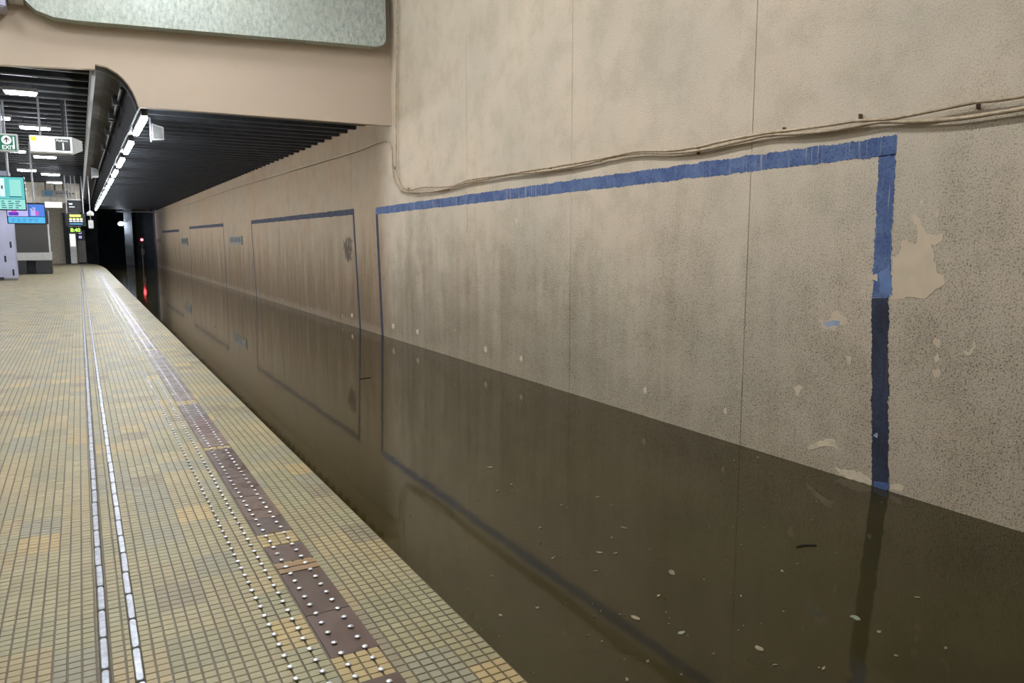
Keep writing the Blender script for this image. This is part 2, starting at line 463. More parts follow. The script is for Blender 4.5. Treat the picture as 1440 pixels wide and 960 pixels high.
mask = np.ones(len(T), bool); mask[list(single)] = False
R = T[mask]; rx, ry = hx[mask], hy[mask]; n = len(R); b = 0.0018
V = np.zeros((n, 8, 3)); sg = [(-1, -1), (1, -1), (1, 1), (-1, 1)]
jit = rng.uniform(-0.0006, 0.0004, n)
for q, (sx, sy) in enumerate(sg):
    V[:, q, 0] = R[:, 0] + sx * rx; V[:, q, 1] = R[:, 1] + sy * ry; V[:, q, 2] = -0.0035
    V[:, q + 4, 0] = R[:, 0] + sx * (rx - b); V[:, q + 4, 1] = R[:, 1] + sy * (ry - b); V[:, q + 4, 2] = jit + rng.uniform(-0.0005, 0.0005, n)
FQ = np.array([(4, 5, 6, 7), (0, 1, 5, 4), (1, 2, 6, 5), (2, 3, 7, 6), (3, 0, 4, 7)])
FI = (np.arange(n)[:, None, None] * 8 + FQ[None]).reshape(-1)
me = bpy.data.meshes.new('tile_field'); me.vertices.add(n * 8); me.vertices.foreach_set('co', V.reshape(-1))
me.loops.add(len(FI)); me.loops.foreach_set('vertex_index', FI.astype(np.int32))
me.polygons.add(n * 5); me.polygons.foreach_set('loop_start', np.arange(n * 5, dtype=np.int32) * 4)
me.polygons.foreach_set('use_smooth', np.zeros(n * 5, dtype=bool)); me.update(calc_edges=True); me.validate()
at_c = me.attributes.new('Col', 'FLOAT_COLOR', 'FACE'); col = np.ones((n, 5, 4)); col[:, :, :3] = R[:, None, 2:5]; at_c.data.foreach_set('color', col.reshape(-1))
me.materials.append(MT['tile_field']); o = link('tile_field', me, floor); o['kind'] = 'stuff'

# studs: four rows of steel domes; the first 300 as single pieces
stud = MB().lathe([(0.0065, -0.001), (0.0065, 0.0035), (0.0128, 0.0042), (0.0124, 0.006), (0.0095, 0.0084), (0.005, 0.0096), (0.0015, 0.0099)], 12).mesh('stud', 'steel', True)
cnt = 0; rest = MB(); j = 0
while True:
    ys = 2.383 + j * 0.0915
    if ys > 50: break
    for rI in range(4):
        x = X0 + 0.0978 * rI + random.uniform(-.0015, .0015); y = ys + (0.03 if rI == 1 else 0.012 if rI == 3 else 0) * 0 + random.uniform(-.002, .002)
        if cnt < 300:
            o = link('stud', stud, floor); o.location = (x, y, 0.0008); o.rotation_euler = (random.uniform(-.05, .05), random.uniform(-.05, .05), 0); cnt += 1
        elif ys < 26: rest.lathe([(0.0125, 0.001), (0.0115, 0.006), (0.004, 0.009)], 6, (x, y, 0))
        else: rest.lathe([(0.0125, 0), (0.005, 0.009)], 4, (x, y, 0))
    j += 1
o = rest.build('stud_rows', 'steel', floor); o['kind'] = 'stuff'

# guide bars: two rows of slim raised strips
def bar_outline(L, wd, k=5):
    p = []
    for s_, c in ((1, L), (-1, 0)):
        for a in np.linspace(-math.pi / 2, math.pi / 2, k):
            p.append((wd * math.sin(a) * -s_ , c + s_ * wd * math.cos(a) - s_ * wd))
    return p
ol = bar_outline(0.255, 0.0135)
mb = MB(); m_ = len(ol)
mb.v = [(x, y, 0.0) for x, y in ol] + [(x, y, 0.003) for x, y in ol] + [(x * 0.8, 0.1275 + (y - 0.1275) * 0.98, 0.005) for x, y in ol]
for lv in (0, 1): mb.f += [(lv * m_ + i, lv * m_ + (i + 1) % m_, (lv + 1) * m_ + (i + 1) % m_, (lv + 1) * m_ + i) for i in range(m_)]
mb.f.append(tuple(range(2 * m_, 3 * m_)))
mb.v = [(x, y, z * 1.7) for x, y, z in mb.v]
bar_me = mb.mesh('guide_bar', 'bar')
for rI, (xb, y0) in enumerate(((-0.018, 2.81), (0.094, 2.66))):
    for j in range(-1, 149):
        o = link('guide_bar', bar_me, floor); o.location = (xb + random.uniform(-.0015, .0015), y0 + j * 0.265, 0.0006); o.rotation_euler.z = random.uniform(-.004, .004)
    MB().box(xb - .0185, xb + .0185, y0 - .3, 60, -.003, .0009).build('bar_shadow_strip', 'fascia', floor)  # dark strip drawn under the bars for their gaps and shadow outlines
    rest = MB()
    for j in range(149, 215): rest.box(xb - .012, xb + .012, y0 + j * .265, y0 + j * .265 + .25, 0, .005)
    o = rest.build('guide_bar_row', 'bar', floor); o['kind'] = 'stuff'

# ---- flood water
me_w = MB(); NX, NY = 2, 10
me_w.box(XE + 0.005, XW, -8, YEND + 14, ZW - 0.05, ZW)
water = tag(me_w.build('water', 'water'), 'murky brown flood water filling the track bed up to the wall', 'water', kind='stuff')

# ---- track wall in full-height panels
wall = struct(MB().box(XW + 0.014, XW + 0.35, -8, 68.0, -1.6, ZHALL).build('wall_right', 'fascia'), 'beige stippled concrete wall along the flooded track')
PW = 2.96
for k in range(-8, 19):
    a = 14.0 + (k) * PW; b_ = min(a + PW, 68.0)
    if a < -8 or a >= 68.0: 
        a = max(a, -8)
        if a >= 68.0 or b_ <= -8: continue
    top = ZHALL if a < 15 else 4.55
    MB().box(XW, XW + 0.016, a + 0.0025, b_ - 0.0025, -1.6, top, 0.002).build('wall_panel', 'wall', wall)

def ragged(y0, z0, y1, z1, width, mat, rag=0.007, step=0.014, name='painted_line', th=0.002):
    """a brushed strip on the wall from (y0,z0) to (y1,z1) with uneven edges"""
    L = math.hypot(y1 - y0, z1 - z0); n = max(8, int(L / step)); d = np.array([(y1 - y0) / L, (z1 - z0) / L]); nn = np.array([-d[1], d[0]])
    m = MB()
    def wob(k):
        w_ = rng.normal(0, 1, n + 1); w2 = np.convolve(rng.normal(0, 1, n + 9), np.ones(9) / 3, 'valid')
        return (w_ * 0.55 + w2 * 0.5) * rag
    e0, e1 = wob(0), wob(1)
    for i in range(n + 1):
        c = np.array([y0, z0]) + d * L * i / n
        a = c + nn * (-width / 2 + e0[i]); b2 = c + nn * (width / 2 + e1[i])
        for x in (XW - th, XW + 0.001):
            m.v.append((x, a[0], a[1])); m.v.append((x, b2[0], b2[1]))
    for i in range(n):
        p = i * 4; q = p + 4
        m.f += [(p, p + 1, q + 1, q), (p + 1, p + 3, q + 3, q + 1), (p + 2, p, q, q + 2)]
    m.f += [(0, 2, 3, 1), (n * 4, n * 4 + 1, n * 4 + 3, n * 4 + 2)]
    return m.build(name, mat, wall)
# first frame
ragged(3.68, 2.328, 15.38, 2.238, 0.145, 'blue')
ragged(3.752, 2.262, 3.737, 1.165, 0.145, 'blue')
ragged(3.737, 1.164, 3.615, -0.62, 0.147, 'navy')
ragged(15.31, 2.17, 15.1, -0.62, 0.13, 'navy', 0.004)
# second, third and fourth
ragged(16.8, 2.275, 28.64, 2.30, 0.13, 'navy', 0.005, 0.03); ragged(16.86, 2.22, 16.55, -0.62, 0.11, 'navy', 0.004, 0.03); ragged(28.6, 2.24, 28.2, -0.62, 0.1, 'navy', 0.004, 0.05)
ragged(34.7, 2.32, 46.3, 2.38, 0.14, 'navy', 0.005, 0.06); ragged(34.76, 2.26, 34.6, -0.62, 0.09, 'navy', 0.004, 0.06); ragged(46.2, 2.32, 46.6, -0.62, 0.07, 'navy', 0.004, 0.06)
ragged(51.3, 2.3, 62.4, 2.34, 0.16, 'navy', 0.005, 0.08); ragged(51.35, 2.24, 51.3, -0.62, 0.05, 'navy', 0.004, 0.08)

def patch(pix, mat='patch', th=0.0032, name='filler_patch', sub=4, rag=0.9):
    """a chipped patch on the wall, outline given by where its corners meet the wall"""
    pts = []
    m = len(pix)
    for i in range(m):
        a = np.array(pix[i], float); b2 = np.array(pix[(i + 1) % m], float)
        L = np.hypot(*(b2 - a)); k = max(1, int(L / sub))
        for q in range(k):
            c = a + (b2 - a) * q / k + rng.normal(0, rag * min(1, L / 12), 2); w3 = at(c[0], c[1], 0, XW); pts.append((w3[1], w3[2]))
    import bmesh
    mb_ = MB(); mb_.prism(pts, 0, XW - th, XW + 0.001)
    o = mb_.build(name, mat, wall)
    bm = bmesh.new(); bm.from_mesh(o.data); bmesh.ops.triangulate(bm, faces=[f for f in bm.faces if len(f.verts) > 4]); bm.to_mesh(o.data); bm.free()
    return o
patch([(1256, 363), (1262, 361), (1268, 356), (1268, 338), (1279, 339), (1288, 344), (1291, 326), (1284, 309), (1282, 303), (1288, 299), (1294, 308), (1300, 326), (1314, 330), (1325, 327), (1327, 334), (1323, 342), (1310, 343), (1314, 362), (1316, 380), (1330, 391), (1328, 401), (1312, 411), (1302, 419), (1280, 418), (1254, 421)])
patch([(1219, 388), (1233, 386), (1233, 396), (1222, 394)])
patch([(1152, 450), (1162, 451), (1169, 449), (1171, 438), (1177, 437), (1181, 444), (1190, 446), (1192, 454), (1180, 456), (1175, 466), (1168, 462), (1156, 461)])
patch([(1159, 453), (1172, 450), (1182, 452), (1180, 457), (1164, 459)], 'patch_blue', 0.0042, 'old_paint_patch')
patch([(1115, 545), (1124, 541), (1129, 546), (1122, 556)]); patch([(1210, 408), (1216, 406), (1216, 413), (1211, 413)])
patch([(1136, 632), (1140, 625), (1152, 620), (1166, 617), (1174, 620), (1180, 632), (1174, 628), (1158, 627), (1148, 630)], 'patch_pale')
patch([(1176, 661), (1188, 660), (1204, 663), (1218, 668), (1227, 674), (1227, 682), (1212, 677), (1196, 672), (1182, 666)], 'patch_pale', rag=1.6)
patch([(1252, 682), (1262, 680), (1272, 684), (1268, 690), (1254, 688)], 'patch_pale')
patch([(1312, 479), (1317, 474), (1322, 480), (1320, 488), (1314, 484)]); patch([(1314, 502), (1319, 497), (1321, 506), (1316, 511)], 'patch_pale'); patch([(1311, 520), (1320, 519), (1321, 529), (1314, 531)])
patch([(1355, 492), (1362, 496), (1368, 484), (1370, 476), (1372, 487), (1364, 499), (1357, 498)], 'patch_pale'); patch([(1191, 501), (1196, 498), (1196, 512), (1192, 512)], 'patch_pale')
patch([(1228, 613), (1233, 608), (1234, 616)], 'patch_blue', 0.0042, 'old_paint_patch'); patch([(1229, 677), (1250, 678), (1250, 689), (1240, 691), (1230, 688)], 'patch_blue', 0.0042, 'old_paint_patch').data.materials[0] = MT['blue']
patch([(1237, 384), (1252, 372), (1254, 414), (1238, 412)], 'blue_light', 0.0042, 'old_paint_patch')
for (x, y, s) in ((907, 548, 3), (1020, 577, 3), (908, 300, 2.4), (1025, 293, 2.4), (683, 490, 3), (733, 504, 2.6), (587, 466, 2.4), (553, 458, 2.4), (726, 310, 2.4), (495, 443, 2), (1318, 300, 4), (1296, 285, 3)):
    patch([(x - s * .6, y - s), (x + s * .5, y - s * 1.4), (x + s * .7, y + s), (x, y + s * 1.8), (x - s * .7, y + s * .5)], 'patch_pale', rag=0.4)

# ---- cross beam with arched notch, coated slab above
arch = [(0.40, 4.36), (0.413, 4.438), (0.573, 4.411), (0.722, 4.327), (0.80, 4.258), (0.868, 4.173), (0.93, 4.065), (0.981, 3.934), (1.006, 3.822)]
TOPL, TOPR = 5.05, 5.32
beam_pts = [(-9, 4.16), (-0.876, 4.285)] + arch + [(XW, 3.835), (XW, ZHALL), (-9, ZHALL)]
beam = struct(MB().prism(beam_pts, 1, YB, YB + 0.13).build('wall_front', 'beam'), 'beige plastered cross beam over the platform and track')
slab = [(5.36, ZHALL - 0.02), (5.36, 5.42), (5.30, 5.33), (5.15, 5.28), (4.95, 5.275)] + [(x, 5.05 + (x + 0.46) * 0.042) for x in np.linspace(4.5, 0.2, 8)] + [(-0.12, 5.085), (-0.36, 5.16), (-0.5, 5.3), (-0.55, 5.5), (-0.55, ZHALL - 0.02)]
YS = 14.06
def rescale(p): # seen in front of the beam: keep its outline at its own depth
    k = YS / YB; return (p[0] * k, 1.6 + (p[1] - 1.6) * k)
MB().prism([rescale(p) for p in slab], 1, YS, YB + 0.01).build('coated_slab', 'concrete', beam)
MB().box(-1.6, -0.72, 13.85, YB + .01, 5.03, ZHALL - 0.02, 0.02).build('pilaster', 'lilac', beam)
MB().box(-0.70, -0.50, 13.98, YB + .01, 5.2, 5.6, 0.01).build('junction_box', 'white', beam)

# ---- hall shell round the camera
struct(MB().box(-9, XW + .3, -8, YB + .13, ZHALL, ZHALL + .3).build('ceiling', 'hallwall'), 'high plaster ceiling of the hall')
struct(MB().box(-9.3, -9, -8, YEND + .3, -1.6, ZHALL).build('wall_left', 'hallwall'), 'plaster wall on the far side of the platform')
struct(MB().box(-9, XW + .3, -8.3, -8, -1.6, ZHALL).build('wall_back', 'hallwall'), 'plaster wall closing the hall')

# ---- platform ceiling: black joists under a sooty slab
cp = struct(MB().box(-9, 0.36, YB + .13, YEND, 4.95, 5.2).build('ceiling', 'void'), 'sooty slab over the platform with open dark joists')
cp.name = 'ceiling_platform'
j = 0
y = YB + 0.4
while y < 62:
    MB().box(-9, 0.36, y, y + 0.1, 4.52, 4.78).build('joist', 'slat', cp)
    MB().box(-9, 0.36, y + 0.02, y + 0.08, 4.495, 4.52).build('joist_flange', 'sign_grey', cp) if y < 34 else None
    y += 0.75
for x in (-0.45, -1.5, -2.6, -3.7): MB().box(x, x + .06, YB + .5, 62, 4.80, 4.93).build('runner', 'slat', cp)
for x, z, r in ((-0.8, 4.86, .05), (-2.1, 4.87, .07), (-3.1, 4.86, .05)): MB().cyl((x, YB + .5, z), (x, 60, z), r).build('service_pipe', 'grey', cp)
struct(MB().box(0.35, 0.41, YB + .14, 60, 4.28, 4.56, .006).build('trim_1', 'trim'), 'grey metal edge trim of the platform ceiling')

# ---- quarter-round cove over the platform edge, in panels
cove = struct(MB().box(0.36, 1.14, YB + .13, 62, 4.5, 4.6).build('trim_2', 'void'), 'curved panelled cove over the platform edge')
pf = arch[1:]
def cove_panel(i0, i1, y0, y1, mat, nm):
    o1 = [(p[0], p[1] - 0.01) for p in pf[i0:i1 + 1]]; o2 = [(p[0] + 0.03, p[1] + 0.02) for p in pf[i0:i1 + 1]][::-1]
    MB().prism(o1 + o2, 1, y0, y1).build(nm, mat, cove)
y = YB + 0.14
while y < 62:
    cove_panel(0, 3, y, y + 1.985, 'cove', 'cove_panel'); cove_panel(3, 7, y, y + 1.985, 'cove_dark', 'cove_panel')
    y += 2.0
MB().tube([(p[0] - .012, YB + .34, p[1] - .03) for p in pf], 0.008, 6).build('edge_bead', 'trim', cove)
MB().box(1.02, 1.18, YB + .14, 62, 3.86, 4.0).build('lamp_rail', 'black', cove)
MB().tube([(0.80, YB + .5, 4.18), (0.82, 24, 4.17), (0.78, 36, 4.19), (0.8, 60, 4.18)], 0.03, 8).build('service_pipe', 'black', cove)
for y in (16.1, 17.9, 18.3, 20.6, 23.9): 
    MB().box(0.70, 0.80, y, y + .16, 4.10, 4.27, .01).build('junction_box', 'black', cove)
    MB().tube([(0.82, y + .2, 4.16), (0.86, y + .3, 4.10), (0.89, y + .9, 4.06)], 0.012, 6).build('conduit', 'black', cove)

# ---- track ceiling: sooty slab with transverse slats
ct = struct(MB().box(1.0, XW + .3, YB + .13, YEND + 14, 4.5, 4.75).build('ceiling', 'void'), 'sooty black slatted ceiling over the track')
ct.name = 'ceiling_track'
y = YB + 0.3
while y < 66:
    MB().box(1.19, XW - .005, y, y + 0.12, 4.04, 4.24).build('slat', 'track_slat', ct); y += 0.62
MB().box(XW - .05, XW - .002, YB + .14, YEND, 4.24, 4.34).build('edge_angle', 'black', ct)

ab = at(55, 285, 1, 45.3); struct(MB().box(-9, 0.2, 45.3, 45.6, ab[2], 4.94).build('wall_bulkhead', 'beige_far'), 'beige bulkhead hanging across the far platform')
# ---- far end: platform end wall, tunnel mouth
wf = struct(MB().box(-9, 0.2, 66.0, 66.4, -1.6, 5.2).build('wall_far', 'beige_far'), 'beige end wall of the platform')
for nm, lab, b in (('wall_end_right', 'sooty wall right of the tunnel mouth', (XW - 1.3, XW - .001, YEND, YEND + .5, ZW, 4.49)),
                   ('wall_end_left', 'sooty wall between platform end and tunnel mouth', (0.2, 1.3, YEND - 2, YEND + .5, -1.6, 4.49)),
                   ('wall_tunnel_left', 'dark left wall of the tunnel', (0.9, 1.3, YEND + .5, YEND + 14, -1.6, 4.49)),
                   ('wall_tunnel_right', 'dark right wall of the tunnel', (XW, XW + .3, 68.0, YEND + 14, -1.6, 4.49)),  # dark wall colour stands in for the lamplight fading out here
                   ('wall_tunnel_end', 'dark end of the visible tunnel', (0.9, XW + .3, YEND + 14, YEND + 14.4, -1.6, 4.49))):
    struct(MB().box(*b).build(nm, 'tunnel'), lab)

# ================================================================== LAMPS
def hang(parent, x, y, z0, z1, r=0.022, mat='pole'): return MB().cyl((x, y, z0), (x, y, z1), r, seg=10).build('hanger', mat, parent)
for k in range(12):
    y0 = 14.85 + 3.74 * k if k else 14.8
    t = thing('strip_lamp', 'white strip lamp in the row over the platform edge', 'lamp', (1.12, y0, 3.80), 'strip lamps in a row over the platform edge')
    MB().box(1.07, 1.17, y0 - .05, y0 + 2.35, 3.745, 3.86, .008).build('housing', 'charcoal', t)
    for s_ in (0, 1):
        MB().box(1.072, 1.168, y0 + s_ * 1.2, y0 + 1.1 + s_ * 1.2, 3.69, 3.745, .01).build('diffuser', 'lamp_edge', t)
# tubes among the joists, found where their sight lines meet the lamp level
tube_px = [(3, 53, 122, 130), (-24, 15, 160, 165), (26, 72, 173, 181), (8, 37, 209, 213), (46, 80, 217, 221), (23, 52, 236, 240), (57, 85, 242, 246), (65, 88, 254, 257)]
for (xa, xb, ya, yb_) in tube_px:
    pA = at(xa, (ya + yb_) / 2, 2, 4.36); pB = at(xb, (ya + yb_) / 2 + (xb - xa) * .06, 2, 4.36)
    y0 = pA[1]; x0 = pA[0]; x1 = min(pB[0], 0.25)
    t = thing('tube_lamp', 'slim tube lamp added at the left to light the far platform', 'lamp', ((x0 + x1) / 2, y0, 4.40), 'tube lamps under the platform joists')
    MB().box(x0, x1, y0 - .02, y0 + .20, 4.36, 4.43, .01).build('housing', 'grey', t)
    MB().box(x0 + .03, x1 - .03, y0 + .0, y0 + .18, 4.315, 4.36, .015).build('tube', 'lamp_tube', t)
    for u in (.15, .85): hang(t, x0 + (x1 - x0) * u, y0 + .09, 4.42, 4.95, .012, 'black')
for yy in np.arange(17, 60, 4.6):  # further tube rows added at the left to brighten the far platform
    for xx in (-3.4, -6.2):
        t = thing('tube_lamp', 'slim tube lamp added at the left to light the far platform', 'lamp', (xx, yy, 4.40), 'tube lamps under the platform joists')
        MB().box(xx - .65, xx + .65, yy - .02, yy + .20, 4.36, 4.43, .01).build('housing', 'grey', t); MB().box(xx - .62, xx + .62, yy, yy + .18, 4.315, 4.36, .015).build('tube', 'lamp_tube', t)
        for u in (-.45, .45): hang(t, xx + u, yy + .09, 4.42, 4.95, .012, 'black')
# lamps high under the hall ceiling
for xx in (-2.6, 1.3):
    for yy in ((2.6, 6.0, 9.4, 12.7) if xx > 0 else (4.3, 9.4)):
        t = thing('hall_lamp', 'long ceiling lamp fixed under the high hall ceiling', 'lamp', (xx, yy, ZHALL), 'lamps under the hall ceiling')
        MB().box(xx - .2, xx + .2, yy - .95, yy + .95, ZHALL - .115, ZHALL - .022, .01).build('housing', 'offwhite', t)
        MB().box(xx - .17, xx + .17, yy - .9, yy + .9, ZHALL - .165, ZHALL - .115, .01).build('diffuser', 'lamp_hall', t)

# ================================================================== SIGNS, SCREENS
def rect(a, b_, Y):
    p, q = at(a[0], a[1], 1, Y), at(b_[0], b_[1], 1, Y); return p[0], q[0], q[2], p[2]

# exit sign
Y = 18.2; _, x1, z0, z1 = rect((0, 187), (26.5, 214), Y); x0 = x1 - 1.5
t = thing('exit_sign', 'green illuminated exit sign with white arrow and pale frame', 'sign', ((x0 + x1) / 2, Y, z0))
MB().box(x0, x1, Y, Y + .12, z0, z1, .012).build('frame', 'offwhite', t)
fc = MB().box(x0 + .03, x1 - .03, Y - .006, Y + .01, z0 + .035, z1 - .035).build('face', 'green', t)
MB().box(x1 - .085, x1 - .06, Y - .01, Y, z0 + .06, z1 - .06).build('edge_line', 'sign_text', fc)
cx = x1 - .19; cz = z0 + .225
MB().cyl((cx, Y - .011, cz), (cx, Y - .004, cz), .085, seg=24).build('arrow_disc', 'sign_text', fc)
MB().box(cx - .011, cx + .011, Y - .016, Y - .01, cz - .05, cz + .05).prism([(cx - .045, cz + .005), (cx, cz + .055), (cx + .045, cz + .005), (cx + .045, cz - .02), (cx, cz + .028), (cx - .045, cz - .02)], 1, Y - .016, Y - .01).build('arrow', 'ink', fc)
text_mesh('EXIT', 0.105, 'sign_text', (cx - .085, Y - .01, z0 + .05), fc, bold=True)
MB().box(cx - .36, cx - .16, Y - .011, Y - .004, cz - .06, cz + .06).build('number_plate', 'sign_text', fc)
text_mesh('2', 0.12, 'ink', (cx - .25, Y - .016, cz - .04), fc, bold=True)
hang(t, x1 - .27, Y + .06, z1 - .01, 4.95); hang(t, x0 + .25, Y + .06, z1 - .01, 4.95)

# platform number sign with tapered end cap
Y = 18.6; x0, x1, z0, z1 = rect((40, 189), (104.5, 217), Y)
t = thing('platform_sign', 'white lit platform number sign with tapered grey end', 'sign', ((x0 + x1) / 2, Y, z0))
MB().box(x0, x1, Y, Y + .22, z0, z1, .01).build('case', 'offwhite', t)
fc = MB().box(x0 + .02, x1 - .03, Y - .008, Y + .01, z0 + .03, z1 - .02).build('face', 'sign_white', t)
m = MB(); a = [(x1 - .005, Y + .0, z0 + .02), (x1 - .005, Y + .22, z0 + .02), (x1 - .005, Y + .22, z1 - .01), (x1 - .005, Y, z1 - .01)]; b2 = [(x1 + .16, Y + .05, z0 + .09), (x1 + .16, Y + .17, z0 + .09), (x1 + .16, Y + .17, z1 - .07), (x1 + .16, Y + .05, z1 - .07)]
m.v = a + b2; m.f = [(0, 1, 2, 3), (4, 7, 6, 5)] + [(i, (i + 1) % 4, 4 + (i + 1) % 4, 4 + i) for i in range(4)]
m.build('end_cap', 'offwhite', t)
gx0, gx1, gz0, gz1 = x1 - .33, x1 - .06, z0 + .06, z1 - .05
npn = MB().box(gx0, gx1, Y - .014, Y - .006, gz0, gz1).build('number_panel', 'sign_grey', t)
text_mesh('1', 0.2, 'sign_text', (gx0 + .09, Y - .02, gz0 + .02), npn, bold=True)
text_mesh('Platform', 0.062, 'sign_text', (gx0 + .02, Y - .02, gz1 - .06), npn, bold=True)
MB().box(x0 + .03, x0 + .13, Y - .013, Y - .007, z1 - .12, z1 - .03).build('colour_panel', 'sign_yellow', fc)
for q in range(6): MB().box(x0 + .05 + q * .014, x0 + .058 + q * .014, Y - .012, Y - .007, z0 + .06, z0 + .075 + (q % 3) * .005).build('small_print', 'ink', fc)
for q in range(4): MB().box(x0 + .48 + q * .026, x0 + .492 + q * .026, Y - .012, Y - .007, z1 - .09, z1 - .07 + (q % 2) * .01).build('small_print', 'ink', fc)
hang(t, x0 + .2, Y + .11, z1 - .01, 4.95); hang(t, x1 - .16, Y + .11, z1 - .01, 4.95, .03, 'black'); hang(t, x1 - .1, Y + .16, z1 - .01, 4.95, .012)

def screen(Y, x0, x1, z0, z1, label, kind):
    t = thing('information_screen', label, 'screen', ((x0 + x1) / 2, Y, z0))
    W, H = x1 - x0, z1 - z0
    cs = MB().box(x0, x1, Y, Y + .09, z0, z1, .01).build('case', 'board', t)
    def R_(u0, u1, v0, v1, mat, d, nm='picture'): MB().box(x0 + u0 * W, x0 + u1 * W, Y - .002 - d * .002, Y + .002, z0 + v0 * H, z0 + v1 * H).build(nm, mat, cs)
    if kind == 0:
        R_(.01, .975, .33, .97, 'cyan', 1, 'map_panel'); R_(.01, .975, .03, .32, 'cyan_pale', 1, 'text_panel')
        R_(.06, .30, .36, .86, 'scr_white', 2); R_(.62, .90, .42, .9, 'cyan_pale', 2); R_(.38, .50, .40, .93, 'scr_white', 2)
        MB().tube([(x0 + W * u, Y - .012, z0 + H * v) for u, v in ((.05, .80), (.17, .84), (.25, .78), (.32, .66), (.345, .5))], .018, 6).build('route_line', 'scr_navy', cs)
        R_(.42, .455, .62, .72, 'ink', 3); R_(.60, .9, .385, .41, 'scr_navy', 3)
        for q in range(4):
            for c in range(5): R_(.05 + c * .17, .05 + c * .17 + random.uniform(.07, .14), .065 + q * .062, .09 + q * .062, 'scr_navy', 2, 'text_line')
    else:
        R_(.02, .55, .36, .95, 'scr_lilac', 1); R_(.57, .98, .36, .95, 'scr_blue', 1, 'map_panel'); R_(.03, .98, .04, .33, 'scr_sky', 1, 'text_panel')
        R_(.05, .3, .40, .56, 'scr_violet', 2); R_(.12, .26, .5, .66, 'scr_pink', 2); R_(.62, .74, .40, .8, 'scr_lilac', 2); R_(.74, .82, .42, .62, 'scr_pink', 3)
        MB().tube([(x0 + W * u, Y - .012, z0 + H * v) for u, v in ((.6, .82), (.65, .78), (.70, .66))], .012, 6).build('route_line', 'scr_navy', cs)
        for q in range(2):
            for c in range(5): R_(.1 + c * .15, .1 + c * .15 + random.uniform(.07, .13), .12 + q * .09, .145 + q * .09, 'scr_navy', 2, 'text_line')
    hang(t, at(11, 246, 1, Y)[0] if kind == 0 else x0 + W * .72, Y + .05, z1 - .01, 4.95, .025)
    return t
_, x1, z0, z1 = rect((0, 247), (38, 296), 19.6); screen(19.6, x1 - 0.74, x1, z0, z1, 'cyan information screen hung under the green exit sign', 0)
x0, x1, z0, z1 = rect((8, 285), (65, 315), 27.0); screen(27.0, x0, x1, z0, z1, 'blue information screen hung behind the cyan one', 1)

# departure board and clock
Y = 40.0; x0, x1, z0, z1 = rect((91, 300), (121.5, 318), Y)
t = thing('departure_board', 'small black departure board with yellow and white lines', 'screen', ((x0 + x1) / 2, Y, z0))
bc = MB().box(x0, x1, Y, Y + .12, z0, z1, .012).build('case', 'board', t)
H = z1 - z0; W = x1 - x0
MB().box(x0 + .22 * W, x0 + .76 * W, Y - .01, Y, z0 + .74 * H, z0 + .92 * H).build('text_line', 'led_yellow', bc)
for q, (m_, v) in enumerate((('led_yellow', .58), ('sign_white', .48), ('sign_white', .34), ('scr_sky', .14))):
    for c in range(4 if q < 3 else 1):
        u = .2 + c * .17; MB().box(x0 + u * W, x0 + (u + (.13 if q < 3 else .62)) * W, Y - .01, Y, z0 + v * H, z0 + (v + .07) * H).build('text_line', m_, bc)
hang(t, x0 + .08, Y + .06, z1 - .01, 4.95, .03); hang(t, x1 - .08, Y + .06, z1 - .01, 4.95, .03)
bx0, bx1, bz0, bz1 = rect((92, 281), (115, 299.5), Y)
tt = thing('hanging_sign', 'black hanging sign with pale top edge over the departure board', 'sign', ((bx0 + bx1) / 2, Y, bz0))
MB().box(bx0 + .06, bx1, Y + .14, Y + .24, bz0 + .02, bz1, .01).build('panel', 'black', tt); MB().box(bx0 + .06, bx1, Y + .12, Y + .26, bz1, bz1 + .04).build('top_edge', 'white', tt)
MB().box(bx0 + .12, bx0 + .26, Y + .13, Y + .142, bz1 - .2, bz1 - .13).build('text_line', 'sign_text', tt); MB().box(bx0 + .12, bx0 + .34, Y + .13, Y + .142, bz1 - .32, bz1 - .28).build('text_line', 'sign_text', tt)
hang(tt, bx0 + .25, Y + .19, bz1 + .03, 4.95); hang(tt, bx1 - .2, Y + .19, bz1 + .03, 4.95)
Y = 44.0; x0, x1, z0, z1 = rect((96, 319), (114, 327.5), Y)
t = thing('digital_clock', 'small black clock with glowing green digits below the departure board', 'clock', ((x0 + x1) / 2, Y, z0))
MB().box(x0, x1, Y, Y + .1, z0, z1, .01).build('case', 'board', t); text_mesh('8:40', (z1 - z0) * .85, 'led_green', (x0 + .08, Y - .008, z0 + .06), t, name='digits', bold=True)
hang(t, x0 + .1, Y + .05, z1 - .01, 4.95, .02); hang(t, x1 - .1, Y + .05, z1 - .01, 4.95, .02)

# direction sign and lit advert further along
Y = 44.3; x0, x1, z0, z1 = rect((58, 267), (97, 277), Y)
t = thing('direction_sign', 'long dark direction sign hung across the far platform', 'sign', ((x0 + x1) / 2, Y, z0))
MB().box(x0, x1, Y, Y + .14, z0, z1, .01).build('panel', 'grey', t); MB().box(x0 + .12, x0 + .45, Y - .01, Y, z0 + .04, z1 - .03).build('symbol', 'scr_navy', t)
for q in range(5): MB().box(x0 + .6 + q * .17, x0 + .72 + q * .17, Y - .01, Y, z0 + .14, z0 + .2).build('text_line', 'ink', t)
for u in (.15, .5, .8): hang(t, x0 + (x1 - x0) * u, Y + .07, z1 - .01, 4.95, .025, 'black')
Y = 44.9; x0, x1, z0, z1 = rect((62, 283), (88, 292.5), Y)
t = thing('lightbox', 'bright white lightbox hung before the beige bulkhead', 'sign', ((x0 + x1) / 2, Y, z0))
MB().box(x0, x1, Y, Y + .25, z0, z1, .015).build('case', 'offwhite', t); MB().box(x0 + .03, x1 - .03, Y - .01, Y + .01, z0 + .03, z1 - .03).build('face', 'lightbox', t)
